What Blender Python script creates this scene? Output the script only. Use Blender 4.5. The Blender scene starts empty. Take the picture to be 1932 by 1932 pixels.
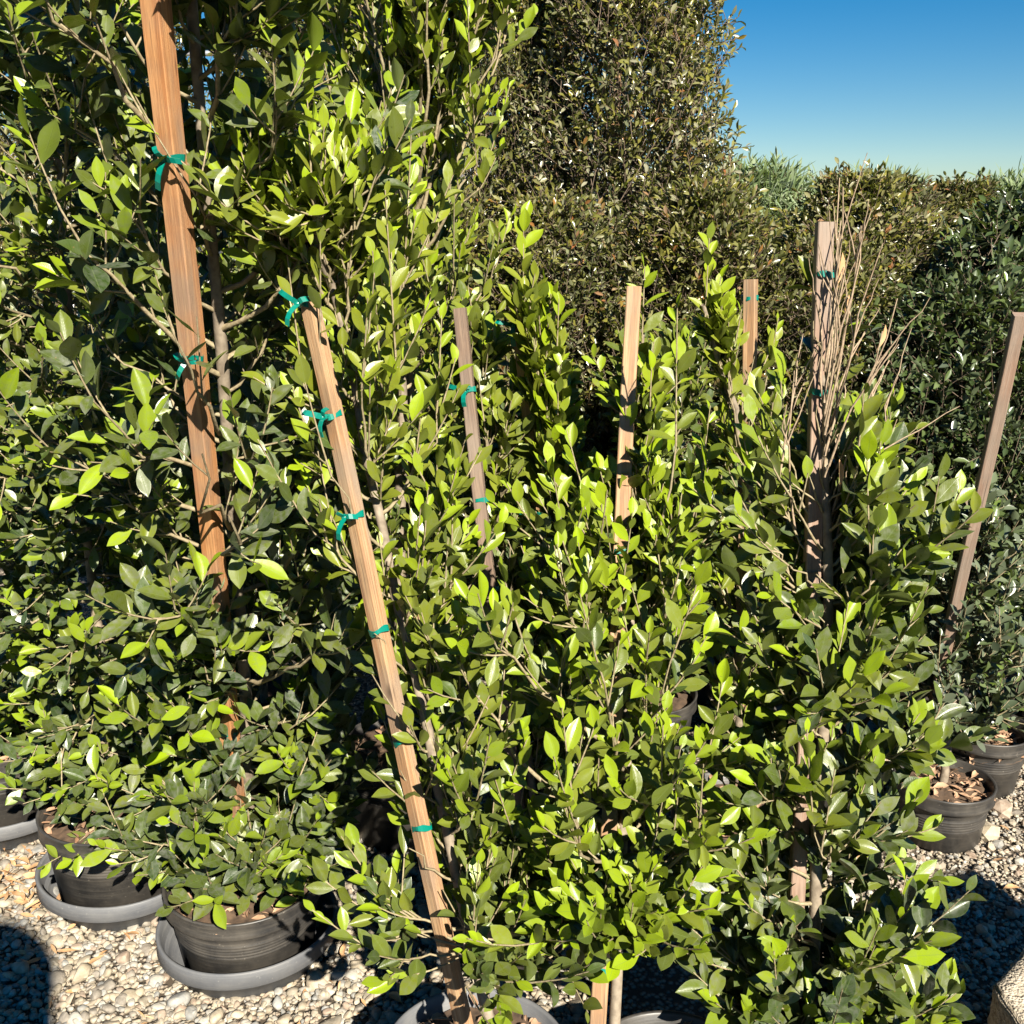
import bpy, math, random
import numpy as np
from mathutils import Vector, Matrix

sc = bpy.context.scene
col = sc.collection
R = math.radians
PI = math.pi

# ------------------------------------------------------------------ camera
CAM_H, PITCH, FOV = 1.7, R(16), R(53)
cam_d = bpy.data.cameras.new("camera")
cam = bpy.data.objects.new("camera", cam_d)
col.objects.link(cam)
cam.location = (0, 0, CAM_H)
cam.rotation_euler = (R(90) - PITCH, 0, 0)
cam_d.sensor_width = 36
cam_d.angle = FOV
cam_d.clip_start = 0.05
cam_d.clip_end = 2000
sc.camera = cam

# ------------------------------------------------------------------ light
SUN_EL, SUN_AZ = R(37), R(22)          # behind the camera, to its right
to_sun = np.array([math.sin(SUN_AZ) * math.cos(SUN_EL), -math.cos(SUN_AZ) * math.cos(SUN_EL), math.sin(SUN_EL)])
w = bpy.data.worlds.new("World")
sc.world = w
w.use_nodes = True
nt = w.node_tree
bg = nt.nodes["Background"]
sky = nt.nodes.new("ShaderNodeTexSky")
sky.sky_type = 'NISHITA'
sky.sun_disc = False
sky.sun_elevation = SUN_EL
sky.sun_rotation = R(180) - SUN_AZ
sky.altitude = 200
sky.air_density = 1.0
sky.dust_density = 0.0
sky.ozone_density = 4.0
hs = nt.nodes.new("ShaderNodeHueSaturation")
hs.inputs['Saturation'].default_value = 1.5
hs.inputs['Value'].default_value = 0.66
nt.links.new(sky.outputs[0], hs.inputs['Color'])
nt.links.new(hs.outputs[0], bg.inputs[0])
bg.inputs[1].default_value = 0.05
sd = bpy.data.lights.new("sun", 'SUN')
sd.energy = 5.0
sd.angle = R(0.5)
sd.color = (1.0, 0.93, 0.80)
so = bpy.data.objects.new("sun", sd)
col.objects.link(so)
so.rotation_euler = Vector(to_sun.tolist()).to_track_quat('Z', 'Y').to_euler()
sc.view_settings.view_transform = 'Standard'
sc.view_settings.look = 'None'
sc.view_settings.gamma = 1
sc.view_settings.exposure = 1.5
sc.cycles.max_bounces = 6
sc.cycles.diffuse_bounces = 1
sc.cycles.glossy_bounces = 2
sc.cycles.transmission_bounces = 3
sc.cycles.transparent_max_bounces = 4
sc.cycles.caustics_reflective = False
sc.cycles.caustics_refractive = False

# ------------------------------------------------------------------ helpers
FP = 966 / math.tan(FOV / 2)
def at(u, v, Y):
    """point at ground depth Y seen at (u, v) of a 1932 px wide picture"""
    a, b = (u - 966) / FP, (966 - v) / FP
    d = np.array([a, math.cos(PITCH) + b * math.sin(PITCH), -math.sin(PITCH) + b * math.cos(PITCH)])
    return np.array([0, 0, CAM_H]) + d * (Y / d[1])

def nrm(a):
    return a / np.maximum(np.linalg.norm(a, axis=-1, keepdims=True), 1e-9)

def setprops(o, label=None, cat=None, group=None, kind=None):
    if label: o["label"] = label
    if cat: o["category"] = cat
    if group: o["group"] = group
    if kind: o["kind"] = kind
    return o

def empty(name, loc, label, cat, group=None):
    o = bpy.data.objects.new(name, None)
    o.empty_display_size = 0.1
    o.location = loc
    col.objects.link(o)
    return setprops(o, label, cat, group)

def mesh_np(name, V, Q, mat, parent=None, smooth=True, uv=None, attr=None, tri=False):
    """V (n,3) world coordinates, Q (m,k) faces of equal size"""
    V = np.asarray(V, dtype=np.float32)
    if parent is not None:
        V = V - np.array(parent.location, dtype=np.float32)
    Q = np.asarray(Q, dtype=np.int32)
    k = Q.shape[1]
    me = bpy.data.meshes.new(name)
    me.vertices.add(len(V)); me.vertices.foreach_set("co", V.ravel())
    me.loops.add(Q.size); me.loops.foreach_set("vertex_index", Q.ravel())
    me.polygons.add(len(Q))
    me.polygons.foreach_set("loop_start", np.arange(0, Q.size, k, dtype=np.int32))
    me.polygons.foreach_set("loop_total", np.full(len(Q), k, dtype=np.int32))
    me.polygons.foreach_set("use_smooth", np.full(len(Q), smooth))
    if uv is not None:                      # per vertex uv
        l = me.uv_layers.new(name="UVMap")
        l.data.foreach_set("uv", np.asarray(uv, dtype=np.float32)[Q.ravel()].ravel())
    if attr is not None:                    # per vertex rgba data (age, random, olive, dust)
        a = me.color_attributes.new("data", 'FLOAT_COLOR', 'POINT')
        a.data.foreach_set("color", np.asarray(attr, dtype=np.float32).ravel())
    me.update(calc_edges=True)
    me.materials.append(mat)
    o = bpy.data.objects.new(name, me)
    col.objects.link(o)
    if parent is not None: o.parent = parent
    return o

class MB:
    """collects geometry of several shapes into one mesh (quads / tris padded as python lists)"""
    def __init__(s): s.v, s.f, s.uv = [], [], []
    def add(s, V, F, uv=None):
        n = len(s.v)
        s.v += [tuple(p) for p in V]
        s.f += [tuple(i + n for i in f) for f in F]
        s.uv += [tuple(p) for p in uv] if uv is not None else [(0, 0)] * len(V)
    def build(s, name, mat, parent=None, smooth=False):
        off = Vector(parent.location) if parent is not None else Vector()
        me = bpy.data.meshes.new(name)
        me.from_pydata([tuple(Vector(p) - off) for p in s.v], [], s.f)
        l = me.uv_layers.new(name="UVMap")
        idx = np.zeros(len(me.loops), dtype=np.int32); me.loops.foreach_get("vertex_index", idx)
        l.data.foreach_set("uv", np.array(s.uv, dtype=np.float32)[idx].ravel())
        for p in me.polygons: p.use_smooth = smooth
        me.materials.append(mat)
        o = bpy.data.objects.new(name, me)
        col.objects.link(o)
        if parent is not None: o.parent = parent
        return o

def lathe(mb, prof, c, n=64, wob=0.0, ph=0.0, ell=1.0):
    V, F, U = [], [], []
    m = len(prof)
    for i in range(n):
        a = 2 * PI * i / n
        k = 1 + wob * math.sin(2 * a + ph) + wob * .4 * math.sin(3 * a + ph * 2)
        for j, (r, z) in enumerate(prof):
            V.append((c[0] + math.cos(a) * r * k, c[1] + math.sin(a) * r * k * ell, c[2] + z))
            U.append((i / n * 6.28 * r, z))
    for i in range(n):
        for j in range(m - 1):
            a, b = i * m + j, ((i + 1) % n) * m + j
            F.append((a, b, b + 1, a + 1))
    mb.add(V, F, U)

def tubes(P, rad, sides=5):
    """P (M,K,3), rad (M,K) -> verts, quads"""
    M, K, _ = P.shape
    T = np.empty_like(P)
    T[:, 1:-1] = P[:, 2:] - P[:, :-2]; T[:, 0] = P[:, 1] - P[:, 0]; T[:, -1] = P[:, -1] - P[:, -2]
    T = nrm(T)
    ref = np.tile(np.array([0.31, 0.22, 0.1]), (M, 1))
    main = nrm(P[:, -1] - P[:, 0])
    ref = np.where(np.abs(main[:, 2:3]) < .8, np.array([0, 0, 1.0]), np.array([1.0, 0, 0]))
    A = nrm(np.cross(T, ref[:, None, :])); B = np.cross(T, A)
    ang = np.arange(sides) * 2 * PI / sides
    V = P[:, :, None, :] + rad[:, :, None, None] * (np.cos(ang)[None, None, :, None] * A[:, :, None, :] + np.sin(ang)[None, None, :, None] * B[:, :, None, :])
    V = V.reshape(-1, 3)
    m, k, s = np.meshgrid(np.arange(M), np.arange(K - 1), np.arange(sides), indexing='ij')
    s2 = (s + 1) % sides
    base = m * K * sides
    Q = np.stack([base + k * sides + s, base + k * sides + s2, base + (k + 1) * sides + s2, base + (k + 1) * sides + s], -1).reshape(-1, 4)
    return V, Q

def merge(lst):
    V, Q, n = [], [], 0
    for v, q in lst:
        V.append(v); Q.append(q + n); n += len(v)
    return np.concatenate(V), np.concatenate(Q)

# ------------------------------------------------------------------ materials
def new_mat(name):
    m = bpy.data.materials.new(name)
    m.use_nodes = True
    return m, m.node_tree.nodes, m.node_tree.links, m.node_tree.nodes["Principled BSDF"]

def N(nodes, t, **kw):
    n = nodes.new(t)
    for k, v in kw.items():
        if k.startswith('i_'):
            n.inputs[k[2:].replace('_', ' ')].default_value = v
        else: setattr(n, k, v)
    return n

def mixrgb(nodes, links, fac, a, b, mode='MIX'):
    n = nodes.new("ShaderNodeMix"); n.data_type = 'RGBA'; n.blend_type = mode
    for sock, val in ((n.inputs[0], fac), (n.inputs[6], a), (n.inputs[7], b)):
        if isinstance(val, bpy.types.NodeSocket): links.new(val, sock)
        elif isinstance(val, (int, float)): sock.default_value = val
        else: sock.default_value = (*val, 1)
    return n.outputs[2]

def mth(nodes, links, op, a, b=None, c=None, clamp=False):
    n = nodes.new("ShaderNodeMath"); n.operation = op; n.use_clamp = clamp
    for i, val in enumerate((a, b, c)):
        if val is None: continue
        if isinstance(val, bpy.types.NodeSocket): links.new(val, n.inputs[i])
        else: n.inputs[i].default_value = val
    return n.outputs[0]

def ramp(nodes, links, fac, stops):
    n = nodes.new("ShaderNodeValToRGB")
    e = n.color_ramp.elements
    while len(e) < len(stops): e.new(.5)
    for i, (p, c) in enumerate(stops):
        e[i].position = p; e[i].color = (*c, 1) if len(c) == 3 else c
    links.new(fac, n.inputs[0])
    return n.outputs[0]

def leaf_mat(name, mature, mature2, olive, young, back, dustc, rough=.33, veins=True, transl=.25):
    m, n, l, p = new_mat(name)
    at_ = N(n, "ShaderNodeAttribute", attribute_name="data")
    sep = N(n, "ShaderNodeSeparateColor"); l.new(at_.outputs["Color"], sep.inputs[0])
    age, rnd, olv = sep.outputs[0], sep.outputs[1], sep.outputs[2]
    dust = at_.outputs["Alpha"]
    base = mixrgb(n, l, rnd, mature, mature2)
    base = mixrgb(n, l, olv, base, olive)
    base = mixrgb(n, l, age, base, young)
    geo = N(n, "ShaderNodeNewGeometry")
    if veins:
        uv = N(n, "ShaderNodeUVMap", uv_map="UVMap")
        sx = N(n, "ShaderNodeSeparateXYZ"); l.new(uv.outputs[0], sx.inputs[0])
        d = mth(n, l, 'ABSOLUTE', mth(n, l, 'SUBTRACT', sx.outputs[0], .5))
        rib = mth(n, l, 'SUBTRACT', 1, mth(n, l, 'MULTIPLY', d, 34), clamp=True)
        edge = mth(n, l, 'MULTIPLY', mth(n, l, 'SUBTRACT', d, .455), 24, clamp=True)
        # side veins
        wv = mth(n, l, 'SINE', mth(n, l, 'MULTIPLY', mth(n, l, 'SUBTRACT', sx.outputs[1], mth(n, l, 'MULTIPLY', d, .5)), 75))
        wv = mth(n, l, 'MULTIPLY', mth(n, l, 'SUBTRACT', wv, .6, clamp=True), .35)
        mx = mth(n, l, 'MAXIMUM', mth(n, l, 'MULTIPLY', rib, .6), mth(n, l, 'MULTIPLY', edge, .38))
        mx = mth(n, l, 'MAXIMUM', mx, wv)
        base = mixrgb(n, l, mth(n, l, 'MULTIPLY', mx, .8), base, (0.14, 0.19, 0.06))
        nz = N(n, "ShaderNodeTexNoise"); nz.inputs["Scale"].default_value = 90; nz.inputs["Detail"].default_value = 3
        tc = N(n, "ShaderNodeTexCoord"); l.new(tc.outputs["Object"], nz.inputs[0])
        sp = mth(n, l, 'MULTIPLY', mth(n, l, 'SUBTRACT', nz.outputs[0], .38, clamp=True), 3.2, clamp=True)
        base = mixrgb(n, l, mth(n, l, 'MULTIPLY', sp, dust), base, dustc)
        vs = N(n, 'ShaderNodeTexVoronoi'); vs.inputs['Scale'].default_value = 75; l.new(tc.outputs['Object'], vs.inputs[0])
        spt = ramp(n, l, vs.outputs['Distance'], [(.06, (1, 1, 1)), (.11, (0, 0, 0))])
        vsp = N(n, 'ShaderNodeSeparateColor'); l.new(vs.outputs['Color'], vsp.inputs[0])
        spt = mth(n, l, 'MULTIPLY', spt, mth(n, l, 'GREATER_THAN', vsp.outputs[0], .72))
        base = mixrgb(n, l, mth(n, l, 'MULTIPLY', spt, .7), base, (.16, .10, .04))
        rg = mth(n, l, 'ADD', rough, mth(n, l, 'MULTIPLY', sp, .22))
        l.new(rg, p.inputs["Roughness"])
        bmp = N(n, "ShaderNodeBump"); bmp.inputs["Strength"].default_value = .25; bmp.inputs["Distance"].default_value = .001
        l.new(mth(n, l, 'ADD', mth(n, l, 'MULTIPLY', mx, -1), nz.outputs[0]), bmp.inputs["Height"]); l.new(bmp.outputs[0], p.inputs["Normal"])
    else:
        base = mixrgb(n, l, dust, base, dustc)
        p.inputs["Roughness"].default_value = rough
    bk = mixrgb(n, l, .55, base, back)
    base = mixrgb(n, l, geo.outputs["Backfacing"], base, bk)
    l.new(base, p.inputs["Base Color"])
    p.inputs["Specular IOR Level"].default_value = .42
    tr = N(n, "ShaderNodeBsdfTranslucent")
    tcol = mixrgb(n, l, .55, base, (0.25, 0.36, 0.010))
    l.new(tcol, tr.inputs[0])
    ms = N(n, "ShaderNodeMixShader")
    l.new(mth(n, l, 'ADD', transl * .15, mth(n, l, 'MULTIPLY', mth(n, l, 'MAXIMUM', age, olv), transl)), ms.inputs[0])
    l.new(p.outputs[0], ms.inputs[1]); l.new(tr.outputs[0], ms.inputs[2])
    l.new(ms.outputs[0], n["Material Output"].inputs[0])
    return m

M = {}
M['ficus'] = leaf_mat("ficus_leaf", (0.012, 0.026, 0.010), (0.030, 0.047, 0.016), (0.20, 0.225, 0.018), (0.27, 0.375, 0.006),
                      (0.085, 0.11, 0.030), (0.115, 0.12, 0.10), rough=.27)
M['eugenia'] = leaf_mat("small_leaf", (0.022, 0.034, 0.013), (0.07, 0.085, 0.022), (0.20, 0.18, 0.03), (0.24, 0.085, 0.03),
                        (0.08, 0.09, 0.03), (0.24, 0.23, 0.16), rough=.25, veins=False, transl=.2)
M['laurel'] = leaf_mat("laurel_leaf", (0.009, 0.020, 0.009), (0.022, 0.038, 0.014), (0.08, 0.115, 0.028), (0.13, 0.19, 0.03),
                       (0.14, 0.17, 0.09), (0.22, 0.24, 0.18), rough=.28, veins=False, transl=.15)
M['feather'] = leaf_mat("feather_leaf", (0.07, 0.12, 0.05), (0.13, 0.17, 0.08), (0.16, 0.21, 0.08), (0.20, 0.25, 0.10),
                        (0.18, 0.24, 0.10), (0.30, 0.34, 0.25), rough=.5, veins=False, transl=.3)

def bark_mat(name, c1, c2, scale=60):
    m, n, l, p = new_mat(name)
    tc = N(n, "ShaderNodeTexCoord")
    nz = N(n, "ShaderNodeTexNoise"); nz.inputs["Scale"].default_value = scale; nz.inputs["Detail"].default_value = 5
    l.new(tc.outputs["Object"], nz.inputs[0])
    l.new(mixrgb(n, l, ramp(n, l, nz.outputs[0], [(.3, (0, 0, 0)), (.7, (1, 1, 1))]), c1, c2), p.inputs["Base Color"])
    p.inputs["Roughness"].default_value = .8
    b = N(n, "ShaderNodeBump"); b.inputs["Strength"].default_value = .4; b.inputs["Distance"].default_value = .003
    l.new(nz.outputs[0], b.inputs["Height"]); l.new(b.outputs[0], p.inputs["Normal"])
    return m
M['bark'] = bark_mat("bark", (0.13, 0.10, 0.07), (0.27, 0.22, 0.16))
M['twig'] = bark_mat("twig_bark", (0.17, 0.13, 0.07), (0.30, 0.25, 0.15), 120)
M['dead'] = bark_mat("dead_twig", (0.20, 0.14, 0.09), (0.36, 0.27, 0.18), 140)
M['darkbark'] = bark_mat("dark_bark", (0.07, 0.05, 0.035), (0.17, 0.12, 0.08))
M['chips'] = bark_mat("bark_chip", (0.20, 0.10, 0.05), (0.46, 0.30, 0.19), 35)
M['soil'] = bark_mat("potting_soil", (0.035, 0.022, 0.014), (0.12, 0.075, 0.045), 50)
M['dry'] = bark_mat("dry_leaf", (0.30, 0.15, 0.06), (0.52, 0.33, 0.17), 30)

def wood_mat(name, c1, c2, c3, knot=True):
    """stake wood: grain runs along uv.y"""
    m, n, l, p = new_mat(name)
    uv = N(n, "ShaderNodeUVMap", uv_map="UVMap")
    mp = N(n, "ShaderNodeMapping"); mp.inputs["Scale"].default_value = (55, 2.2, 1)
    l.new(uv.outputs[0], mp.inputs[0])
    nz = N(n, "ShaderNodeTexNoise"); nz.inputs["Scale"].default_value = 1.6; nz.inputs["Detail"].default_value = 5; nz.inputs["Distortion"].default_value = .8
    l.new(mp.outputs[0], nz.inputs[0])
    mp2 = N(n, "ShaderNodeMapping"); mp2.inputs["Scale"].default_value = (400, 14, 1)
    l.new(uv.outputs[0], mp2.inputs[0])
    nf = N(n, "ShaderNodeTexNoise"); nf.inputs["Scale"].default_value = 1.5; nf.inputs["Detail"].default_value = 4
    l.new(mp2.outputs[0], nf.inputs[0])
    nl = N(n, "ShaderNodeTexNoise"); nl.inputs["Scale"].default_value = 14; nl.inputs["Detail"].default_value = 4
    l.new(uv.outputs[0], nl.inputs[0])
    c = mixrgb(n, l, ramp(n, l, nz.outputs[0], [(.42, (0, 0, 0)), (.56, (1, 1, 1))]), c1, c2)
    c = mixrgb(n, l, mth(n, l, 'MULTIPLY', ramp(n, l, nf.outputs[0], [(.45, (0, 0, 0)), (.75, (1, 1, 1))]), .6), c, c3)
    c = mixrgb(n, l, mth(n, l, 'MULTIPLY', ramp(n, l, nl.outputs[0], [(.45, (0, 0, 0)), (.8, (1, 1, 1))]), .5), c, c3)
    mp4 = N(n, 'ShaderNodeMapping'); mp4.inputs['Scale'].default_value = (260, 5, 1); l.new(uv.outputs[0], mp4.inputs[0])
    nc = N(n, 'ShaderNodeTexNoise'); nc.inputs['Scale'].default_value = 1.0; nc.inputs['Detail'].default_value = 2; l.new(mp4.outputs[0], nc.inputs[0])
    crk = ramp(n, l, nc.outputs[0], [(.30, (1, 1, 1)), (.36, (0, 0, 0))])
    c = mixrgb(n, l, mth(n, l, 'MULTIPLY', crk, .75), c, (c3[0] * .4, c3[1] * .4, c3[2] * .4))
    ng = N(n, 'ShaderNodeTexNoise'); ng.inputs['Scale'].default_value = 5; ng.inputs['Detail'].default_value = 5; l.new(uv.outputs[0], ng.inputs[0])
    c = mixrgb(n, l, mth(n, l, 'MULTIPLY', ramp(n, l, ng.outputs[0], [(.48, (0, 0, 0)), (.68, (1, 1, 1))]), .6), c, (.20, .165, .13))
    if knot:
        vo = N(n, "ShaderNodeTexVoronoi"); vo.inputs["Scale"].default_value = 7; vo.inputs["Randomness"].default_value = 1
        mp3 = N(n, "ShaderNodeMapping"); mp3.inputs["Scale"].default_value = (1.4, .7, 1); l.new(uv.outputs[0], mp3.inputs[0]); l.new(mp3.outputs[0], vo.inputs[0])
        kn = ramp(n, l, vo.outputs["Distance"], [(.03, (1, 1, 1)), (.10, (0, 0, 0))])
        c = mixrgb(n, l, mth(n, l, 'MULTIPLY', kn, .8), c, (c3[0] * .45, c3[1] * .4, c3[2] * .35))
    l.new(c, p.inputs["Base Color"])
    p.inputs["Roughness"].default_value = .75
    b = N(n, "ShaderNodeBump"); b.inputs["Strength"].default_value = .5; b.inputs["Distance"].default_value = .002
    l.new(mth(n, l, 'ADD', nf.outputs[0], mth(n, l, 'MULTIPLY', nz.outputs[0], .6)), b.inputs["Height"]); l.new(b.outputs[0], p.inputs["Normal"])
    return m
M['pine'] = wood_mat("fresh_pine", (0.50, 0.25, 0.10), (0.38, 0.16, 0.055), (0.19, 0.085, 0.035))
M['tanwood'] = wood_mat("tan_wood", (0.40, 0.25, 0.13), (0.29, 0.155, 0.07), (0.13, 0.09, 0.06))
M['greywood'] = wood_mat("weathered_wood", (0.20, 0.135, 0.09), (0.14, 0.09, 0.06), (0.07, 0.05, 0.04))
M['rawwood'] = wood_mat("rough_sawn_wood", (0.30, 0.21, 0.155), (0.25, 0.155, 0.105), (0.12, 0.085, 0.065))

def plastic_mat(name, c, dust, amount, rough=.4):
    m, n, l, p = new_mat(name)
    tc = N(n, "ShaderNodeTexCoord")
    nz = N(n, "ShaderNodeTexNoise"); nz.inputs["Scale"].default_value = 9; nz.inputs["Detail"].default_value = 8; nz.inputs["Roughness"].default_value = .65
    l.new(tc.outputs["Object"], nz.inputs[0])
    n2 = N(n, "ShaderNodeTexNoise"); n2.inputs["Scale"].default_value = 160; n2.inputs["Detail"].default_value = 2
    l.new(tc.outputs["Object"], n2.inputs[0])
    mp = N(n, "ShaderNodeMapping"); mp.inputs["Scale"].default_value = (3, 3, 60); l.new(tc.outputs["Object"], mp.inputs[0])
    n3 = N(n, "ShaderNodeTexNoise"); n3.inputs["Scale"].default_value = 3; n3.inputs["Detail"].default_value = 6; l.new(mp.outputs[0], n3.inputs[0])
    f1 = ramp(n, l, nz.outputs[0], [(.35, (0, 0, 0)), (.75, (1, 1, 1))])
    f2 = ramp(n, l, n2.outputs[0], [(.68, (0, 0, 0)), (.76, (1, 1, 1))])
    f3 = ramp(n, l, n3.outputs[0], [(.5, (0, 0, 0)), (.75, (1, 1, 1))])
    f = mth(n, l, 'MULTIPLY', mth(n, l, 'ADD', mth(n, l, 'MULTIPLY', f1, .6), mth(n, l, 'ADD', mth(n, l, 'MULTIPLY', f2, .7), mth(n, l, 'MULTIPLY', f3, .3))), amount, clamp=True)
    l.new(mixrgb(n, l, f, c, dust), p.inputs["Base Color"])
    l.new(mth(n, l, 'ADD', rough, mth(n, l, 'MULTIPLY', f, .4)), p.inputs["Roughness"])
    b = N(n, "ShaderNodeBump"); b.inputs["Strength"].default_value = .15; b.inputs["Distance"].default_value = .002
    l.new(n3.outputs[0], b.inputs["Height"]); l.new(b.outputs[0], p.inputs["Normal"])
    return m
M['blackpot'] = plastic_mat("black_plastic", (0.016, 0.016, 0.017), (0.22, 0.19, 0.15), .5, .38)
M['greypot'] = plastic_mat("dusty_grey_plastic", (0.085, 0.088, 0.096), (0.24, 0.23, 0.21), .6, .5)
m, n, l, p = new_mat("green_tape")
nz = N(n, "ShaderNodeTexNoise"); nz.inputs["Scale"].default_value = 200
l.new(mixrgb(n, l, nz.outputs[0], (0.0, 0.09, 0.07), (0.0, 0.20, 0.145)), p.inputs["Base Color"])
p.inputs["Roughness"].default_value = .3
M['tape'] = m

def stone_attr_mat(name, rough=.75):
    m, n, l, p = new_mat(name)
    a = N(n, "ShaderNodeAttribute", attribute_name="data")
    tc = N(n, "ShaderNodeTexCoord")
    nz = N(n, "ShaderNodeTexNoise"); nz.inputs["Scale"].default_value = 220; nz.inputs["Detail"].default_value = 4
    l.new(tc.outputs["Object"], nz.inputs[0])
    n2 = N(n, "ShaderNodeTexNoise"); n2.inputs["Scale"].default_value = 60; n2.inputs["Detail"].default_value = 3
    l.new(tc.outputs["Object"], n2.inputs[0])
    c = mixrgb(n, l, mth(n, l, 'MULTIPLY', ramp(n, l, n2.outputs[0], [(.4, (0, 0, 0)), (.7, (1, 1, 1))]), .35), a.outputs["Color"], (0.55, 0.48, 0.38))
    c = mixrgb(n, l, mth(n, l, 'MULTIPLY', ramp(n, l, nz.outputs[0], [(.5, (0, 0, 0)), (.7, (1, 1, 1))]), .4), c, (0.20, 0.165, 0.125))
    l.new(c, p.inputs["Base Color"])
    p.inputs["Roughness"].default_value = rough
    b = N(n, "ShaderNodeBump"); b.inputs["Strength"].default_value = .5; b.inputs["Distance"].default_value = .002
    l.new(nz.outputs[0], b.inputs["Height"]); l.new(b.outputs[0], p.inputs["Normal"])
    return m
M['stone'] = stone_attr_mat("pebble_stone")

m, n, l, p = new_mat("gravel_ground")
tc = N(n, "ShaderNodeTexCoord")
vo = N(n, "ShaderNodeTexVoronoi"); vo.inputs["Scale"].default_value = 75
l.new(tc.outputs["Object"], vo.inputs[0])
c = ramp(n, l, vo.outputs["Distance"], [(.25, (1, 1, 1)), (.62, (0, 0, 0))])
nz = N(n, "ShaderNodeTexNoise"); nz.inputs["Scale"].default_value = 2.5; nz.inputs["Detail"].default_value = 6; l.new(tc.outputs["Object"], nz.inputs[0])
sepc = N(n, "ShaderNodeSeparateColor"); l.new(vo.outputs["Color"], sepc.inputs[0])
stone = mixrgb(n, l, sepc.outputs[0], (0.40, 0.34, 0.26), (0.24, 0.21, 0.18))
stone = mixrgb(n, l, nz.outputs[0], stone, (0.38, 0.31, 0.23))
l.new(mixrgb(n, l, c, (0.06, 0.045, 0.03), stone), p.inputs["Base Color"])
p.inputs["Roughness"].default_value = .85
b = N(n, "ShaderNodeBump"); b.inputs["Strength"].default_value = 1; b.inputs["Distance"].default_value = .008
l.new(c, b.inputs["Height"]); l.new(b.outputs[0], p.inputs["Normal"])
M['ground'] = m

m, n, l, p = new_mat("rough_concrete")
tc = N(n, "ShaderNodeTexCoord")
vo = N(n, "ShaderNodeTexVoronoi"); vo.inputs["Scale"].default_value = 190; l.new(tc.outputs["Object"], vo.inputs[0])
nz = N(n, "ShaderNodeTexNoise"); nz.inputs["Scale"].default_value = 120; nz.inputs["Detail"].default_value = 6; l.new(tc.outputs["Object"], nz.inputs[0])
c = mixrgb(n, l, ramp(n, l, nz.outputs[0], [(.35, (0, 0, 0)), (.6, (1, 1, 1))]), (0.26, 0.21, 0.15), (0.50, 0.43, 0.33))
l.new(c, p.inputs["Base Color"]); p.inputs["Roughness"].default_value = .9
b = N(n, "ShaderNodeBump"); b.inputs["Strength"].default_value = .9; b.inputs["Distance"].default_value = .006
l.new(mth(n, l, 'ADD', nz.outputs[0], mth(n, l, 'MULTIPLY', vo.outputs["Distance"], -.6)), b.inputs["Height"]); l.new(b.outputs[0], p.inputs["Normal"])
M['concrete'] = m

def plain(name, c, rough=.5, metal=0.0, sc_=8, var=.15):
    m, n, l, p = new_mat(name)
    tc = N(n, "ShaderNodeTexCoord")
    nz = N(n, "ShaderNodeTexNoise"); nz.inputs["Scale"].default_value = sc_; nz.inputs["Detail"].default_value = 6
    l.new(tc.outputs["Object"], nz.inputs[0])
    l.new(mixrgb(n, l, nz.outputs[0], tuple(x * (1 - var) for x in c), tuple(min(1, x * (1 + var)) for x in c)), p.inputs["Base Color"])
    p.inputs["Roughness"].default_value = rough; p.inputs["Metallic"].default_value = metal
    return m
M['steel'] = plain("galvanised_steel", (0.35, 0.36, 0.38), .45, .6)
M['white'] = plain("white_painted_wall", (0.74, 0.74, 0.72), .6)
M['roof'] = plain("grey_roof", (0.32, 0.33, 0.34), .6)
M['glass'] = plain("dark_window", (0.04, 0.05, 0.06), .1)

# ------------------------------------------------------------------ leaves
def leaf_template(cols, rows, wexp=.8, fold=.25, curl=.18, wave=.0, pet=.12, roll=0.0, skew=0.0):
    V, U = [], []
    ts = list(np.linspace(0, 1, rows))
    for t in ts:
        hw = .5 * (math.sin(PI * min(1, max(0, t)) ** (1 + .12 * (1 - skew))) ** wexp if 0 < t < 1 else 0.0)
        hw = max(hw, .022 if t < .5 else .004)
        if t > .8: hw *= 1 - (t - .8) * 1.1
        for i in range(cols):
            s = -1 + 2 * i / (cols - 1)
            x = s * hw
            z = fold * abs(x) - curl * t * t + wave * math.sin(t * 9 + s * 2) * abs(s) + roll * s * s * hw
            V.append((x, t, z)); U.append(((s + 1) / 2, t))
    if pet > 0:                                   # leaf stalk
        k0 = len(V)
        for i in range(cols):
            s = -1 + 2 * i / (cols - 1)
            V.append((s * .018, -pet, .01)); U.append((.5 + s * .02, 0))
    Q = []
    for r in range(rows - 1):
        for i in range(cols - 1):
            a = r * cols + i
            Q.append((a, a + 1, a + cols + 1, a + cols))
    if pet > 0:
        for i in range(cols - 1):
            Q.append((k0 + i, k0 + i + 1, i + 1, i))
    return np.array(V), np.array(Q), np.array(U)

NEAR_T = [leaf_template(5, 9, .85, .30, .10), leaf_template(5, 9, .80, .55, .22), leaf_template(5, 9, .9, .12, -.06, .015),
          leaf_template(5, 9, .85, .75, .12, .012), leaf_template(5, 9, .78, .35, .32, .02), leaf_template(5, 9, .9, .2, .02, .03, roll=-.2)]
MID_T = [leaf_template(3, 6, .85, .35, .12), leaf_template(3, 6, .85, .65, .25), leaf_template(3, 6, .85, .15, -.05)]
FAR_T = [leaf_template(3, 4, .9, .4, .15, pet=0), leaf_template(3, 4, .9, .75, .35, pet=0)]
THIN_T = [leaf_template(3, 4, .6, .2, .5, pet=0)]

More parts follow.
